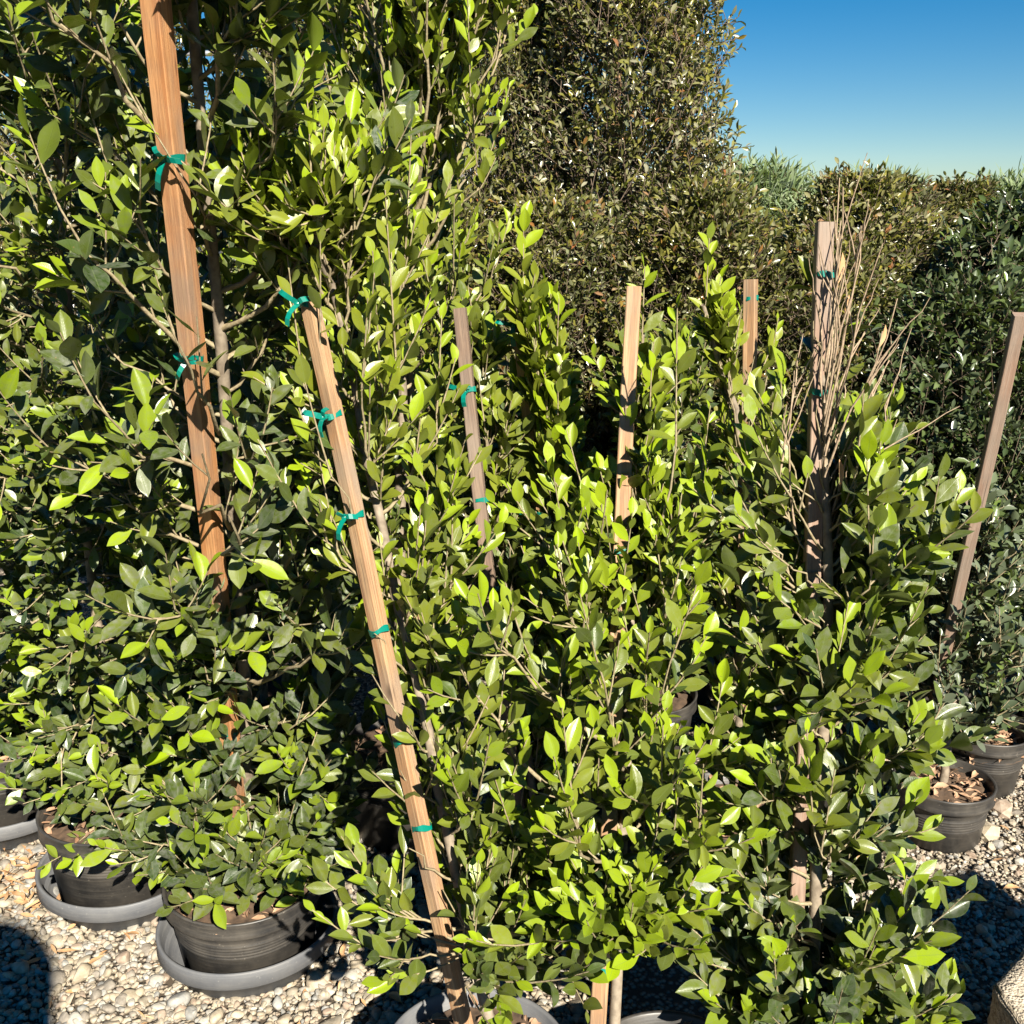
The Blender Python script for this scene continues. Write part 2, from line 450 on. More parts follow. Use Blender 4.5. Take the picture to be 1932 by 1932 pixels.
def place_leaves(rs, P, D, N0, L, W, A, templates):
    D = nrm(D)
    Nn = nrm(N0 - (N0 * D).sum(1, keepdims=True) * D)
    X = np.cross(D, Nn)
    which = rs.integers(0, len(templates), len(P))
    Vs, Qs, Us, As, n = [], [], [], [], 0
    for k, (tv, tq, tu) in enumerate(templates):
        s = np.where(which == k)[0]
        if len(s) == 0: continue
        v = (P[s][:, None, :] + tv[None, :, 0:1] * (W[s][:, None, None]) * X[s][:, None, :]
             + tv[None, :, 1:2] * (L[s][:, None, None]) * D[s][:, None, :]
             + tv[None, :, 2:3] * (W[s][:, None, None]) * Nn[s][:, None, :])
        nv = len(tv)
        q = tq[None] + (np.arange(len(s)) * nv)[:, None, None] + n
        Vs.append(v.reshape(-1, 3)); Qs.append(q.reshape(-1, 4))
        Us.append(np.tile(tu, (len(s), 1))); As.append(np.repeat(A[s], nv, axis=0))
        n += len(s) * nv
    return np.concatenate(Vs), np.concatenate(Qs), np.concatenate(Us), np.concatenate(As)

UP = np.array([0, 0, 1.0])

def interp_poly(P, s):
    """P (K,3); s (M,) in 0..1"""
    K = len(P); x = np.clip(s, 0, 1) * (K - 1)
    i = np.minimum(x.astype(int), K - 2); f = (x - i)[:, None]
    return P[i] * (1 - f) + P[i + 1] * f

def prof_at(prof, t):
    return np.interp(t, [a for a, _ in prof], [b for _, b in prof])

def grow(seed, trunk, prof, nprim, t0=.08, el=(10, 70), nsec=7, seclen=(.06, .15), spacing=.0165, ll=(.055, .085), wr=(.37, .52),
         young=.25, olive=(.0, .6), dust=(.6, .1), templates=NEAR_T, keep=None, flat=(1, 1), phi=(68, 22), upness=.3, gap=0.0, dirb=(0, 0), tipshoots=0, zmin=.03, leaders=0, tmax=1.0):
    """returns twig geometry and leaf geometry of one crown; trunk (K,3) polyline from soil to tip"""
    rs = np.random.default_rng(seed)
    K = 7
    t = np.sort(t0 + (tmax - t0) * (np.arange(nprim) + rs.random(nprim)) / nprim)
    az = np.arange(nprim) * 2.39996 + rs.normal(0, .35, nprim)
    start = interp_poly(trunk, t)
    env = prof_at(prof, t)
    Rr = np.maximum(env - .11, .03) * rs.uniform(.5, 1.06, nprim)
    elv = np.radians(np.interp(t, [0, 1], el) + rs.normal(0, 9, nprim))
    out = np.stack([np.cos(az) * flat[0] + dirb[0], np.sin(az) * flat[1] + dirb[1], np.zeros(nprim)], 1)
    s = np.linspace(0, 1, K)
    ztop = trunk[-1][2]
    hh = Rr * np.tan(np.clip(elv, -.6, 1.33)) + .03
    hh = np.minimum(hh, np.maximum(ztop - .06 - start[:, 2], .02) * rs.uniform(.75, 1.0, nprim))
    PP = start[:, None, :] + out[:, None, :] * (Rr[:, None] * s[None] ** .9)[:, :, None]
    PP[:, :, 2] += hh[:, None] * s[None] ** 1.35
    wig = rs.normal(0, .02, (nprim, K, 3)) * s[None, :, None] * np.minimum(Rr, .3)[:, None, None] * 3
    PP += wig
    # tips must not sink into the ground
    PP[:, :, 2] = np.maximum(PP[:, :, 2], zmin + .02)
    blen = np.linalg.norm(PP[:, -1] - PP[:, 0], axis=1)
    rad = (.0022 + .010 * blen)[:, None] * (1 - .72 * s)[None]
    # secondaries
    m = nprim * nsec
    pi = np.repeat(np.arange(nprim), nsec)
    ss = rs.uniform(.22, 1.0, m); ss[::nsec] = 1.0
    x = ss * (K - 1); i = np.minimum(x.astype(int), K - 2); f = (x - i)[:, None]
    st = PP[pi, i] * (1 - f) + PP[pi, i + 1] * f
    tan = nrm(PP[pi, i + 1] - PP[pi, i])
    rv = nrm(rs.normal(0, 1, (m, 3)))
    dr = nrm(tan * .75 + rv * np.where(ss[:, None] >= 1, .2, .8) + UP * upness)
    ln = rs.uniform(*seclen, m) * np.where(ss >= 1, 1.15, 1) * np.clip(env[pi] / .22, .42, 1)
    over = np.clip((ztop - st[:, 2]) / .15, 0, 1)
    ln = ln * (.45 + .55 * over)
    if tipshoots:
        top = rs.random(m) < tipshoots * np.clip(t[pi] * 1.6 - .6, 0, 1)
        ln = np.where(top, ln * 1.5, ln); dr = np.where(top[:, None], nrm(dr + UP * 1.1), dr)
    ks = 4
    sk = np.linspace(0, 1, ks)
    SP = st[:, None, :] + dr[:, None, :] * (ln[:, None] * sk[None])[:, :, None]
    SP[:, :, 2] += (ln[:, None] * sk[None] ** 2) * .22
    ok = SP[:, -1, 2] > zmin + .01
    SP, dr, ln, pi, ss = SP[ok], dr[ok], ln[ok], pi[ok], ss[ok]; m = len(SP)
    if leaders:
        k = np.arange(leaders)
        lt = 1 - .02 - .05 * k
        s0 = interp_poly(trunk, lt); la = k * 2.4 + seed
        ld = nrm(np.stack([np.cos(la) * .22 * (k > 0), np.sin(la) * .22 * (k > 0), np.ones(leaders)], 1)); ll_ = rs.uniform(.13, .18, leaders) * np.where(k == 0, 1.1, 1)
        s0 = s0 - ld * .03
        L_ = s0[:, None, :] + ld[:, None, :] * (ll_[:, None] * sk[None])[:, :, None]
        SP = np.concatenate([L_, SP]); dr = np.concatenate([ld, dr]); ln = np.concatenate([ll_, ln]); pi = np.concatenate([np.full(leaders, nprim - 1), pi]); ss = np.concatenate([np.ones(leaders), ss]); m = len(SP)
    if keep is not None:
        ok = keep(SP[:, -1]) & keep(SP[:, 1])
        ok &= rs.random(m) > gap
        SP, dr, ln, pi, ss = SP[ok], dr[ok], ln[ok], pi[ok], ss[ok]; m = len(SP)
    SP[:, :, 2] = np.maximum(SP[:, :, 2], .03)
    srad = np.full(m, .0021)[:, None] * (1 - .5 * sk)[None]
    geo = [tubes(PP, rad, 5), tubes(SP, srad, 4)]
    # leaves
    cnt = np.maximum(3, (ln / spacing).astype(int))
    li = np.repeat(np.arange(m), cnt)
    j = np.concatenate([np.arange(c) for c in cnt]); jj = (j + .6) / cnt[li]
    x = np.clip(jj, 0, 1) * (ks - 1); i = np.minimum(x.astype(int), ks - 2); f = (x - i)[:, None]
    P = SP[li, i] * (1 - f) + SP[li, i + 1] * f
    T = nrm(SP[li, i + 1] - SP[li, i])
    A = nrm(np.cross(T, UP + .01)); B = np.cross(T, A)
    ang = j * 2.39996 + rs.random(m)[li] * 6.28 + rs.normal(0, .25, len(li))
    radial = np.cos(ang)[:, None] * A + np.sin(ang)[:, None] * B
    ph = np.radians(np.interp(jj, [0, 1], phi) + rs.normal(0, 10, len(li)))
    D = nrm(np.cos(ph)[:, None] * T + np.sin(ph)[:, None] * radial + UP * .12 + rs.normal(0, .12, (len(li), 3)))
    N0 = UP * .6 + to_sun * .75 + rs.normal(0, .36, (len(li), 3)) + radial * -.15
    hgt = t[pi][li]
    L = rs.uniform(*ll, len(li)) * np.where(jj > .8, rs.uniform(.5, .95, len(li)), 1)
    W = L * rs.uniform(*wr, len(li))
    isy = (jj > .55) & (rs.random(m)[li] < young * (1 + .3 * hgt))
    age = np.where(isy, rs.uniform(.45, 1, len(li)) * np.interp(jj, [.55, 1], [.5, 1]), rs.uniform(0, .10, len(li)))
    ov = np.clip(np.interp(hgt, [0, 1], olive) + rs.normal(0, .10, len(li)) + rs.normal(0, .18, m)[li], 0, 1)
    du = np.clip(np.interp(hgt, [0, 1], dust) * rs.uniform(.2, 1.3, len(li)) * (1 - age), 0, 1)
    At = np.stack([age, rs.random(len(li)), ov, du], 1)
    ok = (P + D * L[:, None])[:, 2] > zmin
    P, D, N0, L, W, At = P[ok], D[ok], N0[ok], L[ok], W[ok], At[ok]
    if keep is not None:
        ok = keep(P + D * L[:, None] * .6)
        P, D, N0, L, W, At = P[ok], D[ok], N0[ok], L[ok], W[ok], At[ok]
    lv = place_leaves(rs, P, D, N0, L, W, At, templates)
    return geo, lv

def stake_mesh(root, A, B, hw, mat, seed=0, rot=0.0, taper=1.0, name='stake', bend=.004):
    """square sawn stake from A (bottom) to B (top) with grain uv along it"""
    rnd = random.Random(seed)
    A, B = Vector(A.tolist() if hasattr(A, 'tolist') else A), Vector(B.tolist() if hasattr(B, 'tolist') else B)
    T = (B - A).normalized(); L = (B - A).length
    X = T.cross(Vector((0, 1, 0))).normalized(); Yv = X.cross(T)
    c, s = math.cos(rot), math.sin(rot)
    ax, ay = X * c + Yv * s, Yv * c - X * s
    ring = []
    b = hw * .12
    for sx, sy in ((-1, -1), (1, -1), (1, 1), (-1, 1)):
        if sx == sy: ring += [(sx * hw, sy * (hw - b)), (sx * (hw - b), sy * hw)] if sx < 0 else [(sx * hw, sy * (hw - b)), (sx * (hw - b), sy * hw)]
        else: ring += [(sx * (hw - b), sy * hw), (sx * hw, sy * (hw - b))]
    # order counter-clockwise
    ring = sorted(ring, key=lambda p: math.atan2(p[1], p[0]))
    ns = 22
    V, F, U = [], [], []
    ph = rnd.random() * 6
    for i in range(ns + 1):
        t = i / ns
        k = 1 + (taper - 1) * t + rnd.uniform(-.02, .02)
        o = A + T * (L * t) + ax * (bend * math.sin(t * 5 + ph)) + ay * (bend * math.sin(t * 3.7 + ph * 2))
        per = 0
        for q, (x, y) in enumerate(ring):
            V.append(o + ax * x * k + ay * y * k)
            U.append((seed * .37 + per, L * t + seed)); per += hw * (.9 if q % 2 else .25) + .012
    n = len(ring)
    for i in range(ns):
        for q in range(n):
            a, bb = i * n + q, i * n + (q + 1) % n
            F.append((a, bb, bb + n, a + n))
    F.append(tuple(range(ns * n, ns * n + n))); F.append(tuple(reversed(range(n))))
    mb = MB(); mb.add(V, F, U)
    return mb.build(name, mat, root)

def ribbon(mb, pts, w, wd, th=.0008):
    """flat tape strip through pts, wd = width direction"""
    V, F = [], []
    for i, p in enumerate(pts):
        p = Vector(p)
        t = (Vector(pts[min(i + 1, len(pts) - 1)]) - Vector(pts[max(i - 1, 0)])).normalized()
        n_ = t.cross(wd).normalized() * th
        a = wd * w / 2
        V += [p - a - n_, p + a - n_, p + a + n_, p - a + n_]
    for i in range(len(pts) - 1):
        for q in range(4):
            a, b = i * 4 + q, i * 4 + (q + 1) % 4
            F.append((a, b, b + 4, a + 4))
    F += [(3, 2, 1, 0), tuple(len(V) - 4 + q for q in range(4))]
    mb.add(V, F)

def tie(root, c, axis, rx, ry, seed, w=.0095, bow=True, face=-1.9, sq=None, grow_=0.0):
    """green nursery tape looped round stake and trunk at c"""
    rnd = random.Random(seed)
    c = Vector(list(c)); axis = Vector(list(axis)).normalized()
    tilt = Vector((rnd.uniform(-.15, .15), 0, rnd.uniform(-.1, .1)))
    ax = (axis + tilt).normalized()
    X = Vector((1, 0, 0)); X = (X - ax * X.dot(ax)).normalized(); Yv = ax.cross(X)
    mb = MB()
    pts = []
    n = 28
    for i in range(n + 1):
        a = 2 * PI * i / n
        e = .8
        x = math.copysign(abs(math.cos(a)) ** e, math.cos(a)) * rx
        y = math.copysign(abs(math.sin(a)) ** e, math.sin(a)) * ry
        if sq:                                  # hug the square section, bulging over the stem behind it
            hw_, ro = sq
            b_ = a - ro
            q = hw_ * 1.05 / (abs(math.cos(b_)) ** 5 + abs(math.sin(b_)) ** 5) ** .2 + .0012
            x, y = math.cos(a) * q, math.sin(a) * q * (1 + .5 * max(0, math.sin(a)) ** 2)
        pts.append(c + X * x + Yv * y + ax * (.0025 * math.sin(a * 2 + seed)))
    # loop strip
    V, F = [], []
    for i, p in enumerate(pts):
        a = 2 * PI * i / n
        o = (p - c).normalized() * .0012
        ww = w * (1 + .25 * math.sin(a * 3 + seed))
        V += [p - ax * ww / 2, p + ax * ww / 2, p + ax * ww / 2 + o, p - ax * ww / 2 + o]
    for i in range(n):
        for q in range(4):
            a, b = i * 4 + q, i * 4 + (q + 1) % 4
            F.append((a, a + 4, b + 4, b))
    mb.add(V, F)
    if bow:
        a = face + rnd.uniform(-.3, .3)
        k = c + X * (math.cos(a) * rx * 1.02) + Yv * (math.sin(a) * ry) - Yv * .003
        outv = (k - c).normalized()
        for j in range(3):
            an = [.6, 2.4, 4.3][j] + rnd.uniform(-.4, .4)
            dx = X * math.cos(an) + ax * math.sin(an)
            ln = rnd.uniform(.02, .042)
            pts = [k + dx * (ln * s) + outv * (.006 + .012 * math.sin(s * 2.6)) + Vector((0, 0, -.008 * s * s)) for s in (0, .25, .5, .75, 1)]
            wd = (dx.cross(outv)).normalized()
            wd = (wd + outv * rnd.uniform(-.5, .5)).normalized()
            ribbon(mb, pts, w * rnd.uniform(.8, 1.15), wd)
        # knot
        V, F = [], []
        for i in range(6):
            for jx in range(8):
                th_, p_ = PI * i / 5, 2 * PI * jx / 8
                V.append(k + outv * (.005 + .006 * math.cos(th_)) + X * (.008 * math.sin(th_) * math.cos(p_)) + ax * (.006 * math.sin(th_) * math.sin(p_)))
        for i in range(5):
            for jx in range(8):
                F.append((i * 8 + jx, (i + 1) * 8 + jx, (i + 1) * 8 + (jx + 1) % 8, i * 8 + (jx + 1) % 8))
        mb.add(V, F)
    if root.parent is not None:
        o = mb.build('tie', M['tape'], root.parent, smooth=False); o.parent = root
    else: o = mb.build('tie', M['tape'], root, smooth=False)
    return o

def pot_profile(rt, rb, h, lip=.044, lo=.009, ridges=0):
    p = [(0, .002), (rb - .01, .002), (rb, .008)]
    hl = h - lip
    rl = rb + (rt - lo - rb) * (hl / h)
    if ridges:
        for i in range(ridges):
            z = hl - .03 - i * .008; f = z / h
            p += [(rb + (rt - lo - rb) * f, z - .002), (rb + (rt - lo - rb) * f + .0018, z), (rb + (rt - lo - rb) * f, z + .002)]
        q = p[:3] + sorted(p[3:], key=lambda a: a[1]); p = q
    p += [(rl, hl - .002), (rt - .003, hl), (rt + .001, hl + .003), (rt - .002, hl + .01), (rt, h - .005), (rt + .001, h - .002), (rt - .003, h), (rt - .008, h - .003), (rt - .010, hl), (rl - .006, hl - .01), (rb - .006, .02), (0, .02)]
    return p

def pot_part(root, c, rt, rb, h, mat, seed=0, wob=.012, **kw):
    mb = MB()
    lathe(mb, pot_profile(rt, rb, h, **kw), c, 72, wob, seed)
    return mb.build('pot', mat, root, smooth=True)

def soil_part(root, c, r, seed, chips=160, mat=None):
    rnd = random.Random(seed)
    V, F = [(c[0], c[1], c[2] + .015)], []
    nr, na = 10, 40
    for i in range(1, nr + 1):
        for a in range(na):
            t = a / na * 2 * PI; rr = r * i / nr
            V.append((c[0] + rr * math.cos(t), c[1] + rr * math.sin(t), c[2] + .015 * (1 - i / nr) + rnd.uniform(-.005, .006)))
    for a in range(na):
        F.append((0, 1 + a, 1 + (a + 1) % na))
        for i in range(nr - 1):
            b0 = 1 + i * na
            F.append((b0 + a, b0 + na + a, b0 + na + (a + 1) % na, b0 + (a + 1) % na))
    mb = MB(); mb.add(V, F)
    mb.build('soil', M['soil'], root, smooth=True)
    if chips:
        rs = np.random.default_rng(seed)
        a = rs.random(chips) * 6.28; rr = r * np.sqrt(rs.random(chips)) * .94
        P = np.stack([c[0] + rr * np.cos(a), c[1] + rr * np.sin(a), c[2] + .012 * (1 - rr / r) + rs.uniform(.002, .018, chips)], 1)
        D = nrm(rs.normal(0, 1, (chips, 3)) * [1, 1, .35])
        N0 = UP + rs.normal(0, .4, (chips, 3))
        L = rs.uniform(.012, .045, chips)
        v, q, u, at_ = place_leaves(rs, P, D, N0, L, L * rs.uniform(.2, .5, chips), np.zeros((chips, 4)), [leaf_template(3, 4, .3, .5, .2, pet=0)])
        setprops(mesh_np('bark_mulch', v, q, M['chips'], root, uv=u), kind='stuff')

def trunk_tube(root, pts, r0, r1, mat, extra=None, name='trunk', seed=0):
    rs = np.random.default_rng(seed)
    P = np.asarray(pts)
    K = 24
    s = np.linspace(0, 1, K)
    Q = np.array([interp_poly(P, np.array([x]))[0] for x in s])
    Q[1:-1] += rs.normal(0, .0028, (K - 2, 3))
    g = [tubes(Q[None], np.interp(s, [0, 1], [r0, r1])[None] * (1 + rs.normal(0, .05, K))[None], 9)]
    if extra: g += extra
    V, F = merge(g)
    return mesh_np(name, V, F, mat, root)

def crown_part(root, geo, lv, leafmat, twigmat, name='foliage'):
    V, Q, U, A = lv
    c = mesh_np(name, V, Q, leafmat, root, uv=U, attr=A)
    tv, tq = merge(geo)
    mesh_np('branches', tv, tq, twigmat, root)
    return c

def near_tree(name, label, cat, base, potspec, stake=None, trunk=None, crown=None, ties=(), seed=1, group='staked trees in nursery pots', leaf='ficus', trunk_r=(.013, .005), soilz=None, chips=160, tieface=-1.9, potmat='blackpot', keepw=.05, keepp=0.0, keepz=0.0):
    """base (x,y); potspec (rt, rb, h, z0)"""
    rt, rb, h, z0 = potspec
    root = empty(name, (base[0], base[1], 0), label, cat, group)
    pot_part(root, (base[0], base[1], z0), rt, rb, h, M[potmat], seed, ridges=5)
    sz = z0 + h - .035 if soilz is None else soilz
    soil_part(root, (base[0], base[1], sz), rt - .014, seed, chips)
    tr = [np.array([base[0] + .0, base[1], sz - .02])] + [np.asarray(p) for p in trunk]
    tr = np.array(tr)
    trunk_tube(root, tr, trunk_r[0], trunk_r[1], M['bark'], seed=seed)
    keep = None
    if stake is not None:
        A, B, hw, smat, rot, tap = stake
        stk = stake_mesh(root, A, B, hw, M[smat], seed, rot, tap)
        A_, B_ = np.asarray(A), np.asarray(B)
        def keep(P):
            tt = np.clip((P[:, 2] - A_[2]) / max(B_[2] - A_[2], .01), 0, 1)
            q = A_ + (B_ - A_) * tt[:, None]
            # keep the stake's front free: prune the growth that sprouts across its face
            # (looking from the path, i.e. towards +y and slightly down)
            inside = (np.abs(P[:, 0] - q[:, 0] * (P[:, 1] / q[:, 1]).clip(.2, 2)) < keepw) & (P[:, 1] < q[:, 1] + hw) & (P[:, 2] < B_[2] + .03) & (P[:, 2] > keepz)
            rr = np.random.default_rng(len(P)).random(len(P))
            return ~(inside & (rr > keepp))
        for kt, (tt, bow) in enumerate(ties):
            c = A_ + (B_ - A_) * tt
            e_ = hw * (math.cos(rot) + math.sin(abs(rot))) * 1.04
            tie(stk, c, B_ - A_, e_, e_, seed * 10 + kt, bow=bow, face=tieface, sq=(hw, rot))
    geo, lv = grow(seed, tr, keep=keep, **crown)
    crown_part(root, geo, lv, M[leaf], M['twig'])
    return root

def stake_pts(u0, v0, Y0, u1, v1, Y1, zb):
    """stake seen from (u0,v0) low to (u1,v1) high, prolonged down to height zb"""
    a, b = at(u0, v0, Y0), at(u1, v1, Y1)
    d = (b - a) / (b[2] - a[2])
    return a + d * (zb - a[2]), b

def tparam(A, B, v):
    """parameter along A-B whose picture height is v"""
    best, bt = 1e9, 0
    for i in range(401):
        t = i / 400; p = A + (B - A) * t
        dy, dz = p[1], p[2] - CAM_H
        f = dy * math.cos(PITCH) - dz * math.sin(PITCH); up = dy * math.sin(PITCH) + dz * math.cos(PITCH)
        vv = 966 - FP * up / f
        if abs(vv - v) < best: best, bt = abs(vv - v), t
    return bt

# ================================================================== setting
gs = MB()
gs.add([(-300, -60, 0), (300, -60, 0), (300, 600, 0), (-300, 600, 0)], [(0, 1, 2, 3)])
g = gs.build('ground', M['ground']); setprops(g, kind='structure')

def ico(sub):
    import bmesh
    bm = bmesh.new(); bmesh.ops.create_icosphere(bm, subdivisions=sub, radius=1)
    v = np.array([p.co[:] for p in bm.verts]); f = np.array([[q.index for q in fa.verts] for fa in bm.faces]); bm.free()
    return v, f
def pebbles(name, n, xr, yr, size, seed, sub, avoid=(), cmul=1.0):
    rs = np.random.default_rng(seed)
    v0, f0 = ico(sub)
    x = rs.uniform(*xr, n); y = rs.uniform(*yr, n)
    ok = np.ones(n, bool)
    for (ax, ay, ar) in avoid: ok &= (x - ax) ** 2 + (y - ay) ** 2 > ar * ar
    x, y = x[ok], y[ok]; n = len(x)
    r = size * np.exp(rs.normal(0, .45, n)); big = rs.random(n) < .012; r = np.where(big, r * 2.3, r)
    V, F, A = [], [], []
    off = 0
    palette = np.array([(0.50, 0.415, 0.29), (0.58, 0.50, 0.37), (0.40, 0.34, 0.25), (0.31, 0.27, 0.22), (0.54, 0.44, 0.31), (0.45, 0.33, 0.24), (0.36, 0.36, 0.34), (0.58, 0.54, 0.46)]) * cmul
    nvar = 8
    var = rs.integers(0, nvar, n)
    for k in range(nvar):
        s = np.where(var == k)[0]
        if len(s) == 0: continue
        w_ = v0.copy()
        for _ in range(7):
            d = nrm(rs.normal(0, 1, 3)); c_ = rs.uniform(.35, .8); dd = w_ @ d
            w_ = np.where((dd > c_)[:, None], w_ - d * (dd - c_)[:, None] * .8, w_)
        w_ = w_ * rs.uniform(.75, 1.2, 3)
        sc3 = np.stack([r[s] * rs.uniform(.8, 1.35, len(s)), r[s] * rs.uniform(.7, 1.1, len(s)), r[s] * rs.uniform(.45, .8, len(s))], 1)
        a = rs.random(len(s)) * 6.28; ti = rs.normal(0, .35, len(s))
        p = w_[None] * sc3[:, None, :]
        px = p[..., 0]; pz = p[..., 2]
        p = np.stack([px * np.cos(ti)[:, None] - pz * np.sin(ti)[:, None], p[..., 1], px * np.sin(ti)[:, None] + pz * np.cos(ti)[:, None]], -1)
        ca, sa = np.cos(a)[:, None], np.sin(a)[:, None]
        p = np.stack([p[..., 0] * ca - p[..., 1] * sa, p[..., 0] * sa + p[..., 1] * ca, p[..., 2]], -1)
        z = r[s] * rs.uniform(.1, .55, len(s)) + rs.uniform(0, .006, len(s)) - np.where(big[s], r[s] * .2, 0)
        p += np.stack([x[s], y[s], z], 1)[:, None, :]
        colr = palette[rs.integers(0, len(palette), len(s))] * rs.uniform(.75, 1.15, (len(s), 1))
        V.append(p.reshape(-1, 3)); F.append((f0[None] + (np.arange(len(s)) * len(v0))[:, None, None] + off).reshape(-1, 3))
        A.append(np.repeat(np.concatenate([colr, np.ones((len(s), 1))], 1), len(v0), axis=0))
        off += len(s) * len(v0)
    o = mesh_np(name, np.concatenate(V), np.concatenate(F), M['stone'], smooth=sub > 1, attr=np.concatenate(A))
    return setprops(o, kind='stuff')
P1 = (-.63, 2.09); P2 = (-1.01, 2.32); P9 = (-1.47, 2.66)
pebbles('gravel', 24000, (-1.75, .25), (1.62, 2.75), .0072, 3, 2, [(*P1, .165), (*P2, .15), (*P9, .14)], cmul=.56)
pebbles('gravel', 42000, (.7, 2.9), (1.6, 4.2), .0056, 4, 1, cmul=.62)
# dry litter lying on the gravel
rs = np.random.default_rng(8)
nn = 330
cx = np.concatenate([rs.normal(-1.33, .10, 150), rs.uniform(-1.5, .1, 130), rs.uniform(.9, 1.9, 50)]); cy = np.concatenate([rs.normal(2.30, .09, 150), rs.uniform(1.7, 2.5, 130), rs.uniform(1.9, 3.4, 50)])
P = np.stack([cx, cy, rs.uniform(.012, .026, nn)], 1)
D = nrm(rs.normal(0, 1, (nn, 3)) * [1, 1, .2]); L = rs.uniform(.02, .055, nn)
v, q, u, a_ = place_leaves(rs, P, D, UP + rs.normal(0, .3, (nn, 3)), L, L * rs.uniform(.15, .45, nn), np.zeros((nn, 4)), MID_T)
setprops(mesh_np('leaf_litter', v, q, M['dry'], uv=u), kind='stuff')

# ================================================================== front row
SUNFACE = dict(upness=.35)
# --- big staked tree on the left
A1, B1 = stake_pts(433, 1400, 2.08, 290, -60, 1.66, .17)
T1 = near_tree('potted_ficus', 'tall broad ficus in the black lower left pot, tied to the thick orange stake', 'potted tree', P1, (.186, .155, .205, .012),
     stake=(A1, B1, .017, 'pine', .35, 1.0), trunk=[A1 + [.02, .05, .1], A1 * .5 + B1 * .5 + [.035, .06, 0], B1 + [.03, .07, .1]],
     crown=dict(zmin=.22, dirb=(0, -.2), prof=[(0, .22), (.12, .28), (.25, .36), (.5, .42), (.8, .42), (1, .3)], nprim=112, t0=.08, el=(-4, 50), nsec=9, seclen=(.06, .15), ll=(.046, .078), young=.42, olive=(.05, .35), dust=(.8, .5), upness=.2, phi=(75, 30)),
     ties=[(tparam(A1, B1, 292), True), (tparam(A1, B1, 668), True), (tparam(A1, B1, 1375), False)], seed=11, trunk_r=(.018, .009), keepw=.042, keepp=.12, keepz=1.12)
# the outer pot it stands in
def outer_pot(base, rt, rb, h, label, seed, ell=1.0):
    mb = MB()
    pr = [(0, .001), (rb - .01, .001), (rb, .006), (rt - .018, h - .045), (rt - .002, h - .043), (rt + .003, h - .04), (rt, h - .02), (rt + .002, h - .003), (rt - .002, h), (rt - .008, h - .004), (rt - .012, h - .04), (rb - .008, .01), (0, .01)]
    lathe(mb, pr, (base[0], base[1], 0), 72, .02, seed, ell)
    o = mb.build('outer_pot', M['greypot'], None, smooth=True)
    return setprops(o, label, 'pot', 'cut down grey outer pots')
outer_pot(P1, .204, .17, .10, 'cut down grey pot wrapped round the black pot with the orange staked tree', 1)
outer_pot(P2, .208, .172, .10, 'scuffed grey outer pot with a torn hole, second from the left edge', 2.2)
outer_pot(P9, .215, .178, .10, 'grey outer pot cut off by the left edge of the photo', 4)

# --- front centre left
P_2 = (-.065, 1.51)
A2, B2 = stake_pts(872, 1910, 1.50, 580, 572, 1.78, .2)
T2 = near_tree('potted_ficus', 'slim ficus with yellowish top leaves on a leaning tan stake, front centre pot', 'potted tree', P_2, (.17, .14, .25, 0),
     stake=(A2, B2, .0125, 'tanwood', .62, 1.0), trunk=[A2 + [.03, .02, .08], A2 * .5 + B2 * .5 + [.035, .04, 0], B2 + [.035, .05, .0], at(585, 340, 1.72)],
     crown=dict(zmin=.47, flat=(1, .75), dirb=(-.15, .08), leaders=7, tmax=.93, phi=(55, 20), prof=[(0, .3), (.2, .33), (.35, .22), (.6, .24), (.85, .24), (1, .12)], nprim=72, t0=.15, el=(5, 74), nsec=7, ll=(.036, .058), young=.55, olive=(.0, 1.15), dust=(.35, .1), upness=.35, tipshoots=.6),
     ties=[(tparam(A2, B2, v), b) for v, b in ((575, True), (785, True), (975, True), (1190, False), (1395, False), (1560, False))], seed=22, keepw=.045, keepp=.18, potmat='greypot', trunk_r=(.013, .005))
# --- front centre right
P_4 = (.285, 1.46)
A4, B4 = stake_pts(1126, 1925, 1.52, 1200, 545, 1.98, .2)
T4 = near_tree('potted_ficus', 'bright lime leaved ficus in the middle of the front row, stake top bare of leaves', 'potted tree', P_4, (.16, .135, .25, 0),
     stake=(A4, B4, .0145, 'tanwood', .15, .95), trunk=[A4 + [.035, .02, .1], A4 * .5 + B4 * .5 + [.03, .03, 0], B4 + [.02, .04, -.08]],
     crown=dict(zmin=.54, leaders=3, tmax=.93, dirb=(-.22, -.12), prof=[(0, .10), (.3, .12), (.45, .32), (.62, .34), (.78, .15), (1, .07)], nprim=76, t0=.24, el=(5, 66), nsec=7, ll=(.036, .062), young=.9, olive=(.2, .6), dust=(.15, .05), upness=.3, tipshoots=.4),
     ties=[(tparam(A4, B4, v), b) for v, b in ((1040, False), (1465, False), (1830, False))], seed=33, keepw=.03, keepp=.25, keepz=1.2)
# --- front right
P_5 = (.60, 1.60)
A5, B5 = stake_pts(1500, 1700, 1.62, 1561, 420, 1.80, .2)
T5 = near_tree('potted_ficus', 'wide ficus at front right with a spray of bare dead twigs beside its stake', 'potted tree', P_5, (.165, .14, .25, 0),
     stake=(A5, B5, .0135, 'rawwood', .05, 1.0), trunk=[A5 + [.03, -.02, .08], A5 * .5 + B5 * .5 + [.035, -.01, 0], at(1556, 820, 1.74), at(1562, 560, 1.78)],
     crown=dict(prof=[(0, .33), (.3, .31), (.45, .27), (.62, .24), (.72, .08), (1, .02)], flat=(.95, .8), nprim=112, t0=.05, el=(-2, 58), nsec=8, ll=(.045, .074), young=.45, olive=(.05, .55), dust=(.75, .2), upness=.3),
     ties=[(tparam(A5, B5, v), b) for v, b in ((520, False), (738, False), (1340, False))], seed=44, keepw=.05, keepp=.05, keepz=1.1, trunk_r=(.014, .006))
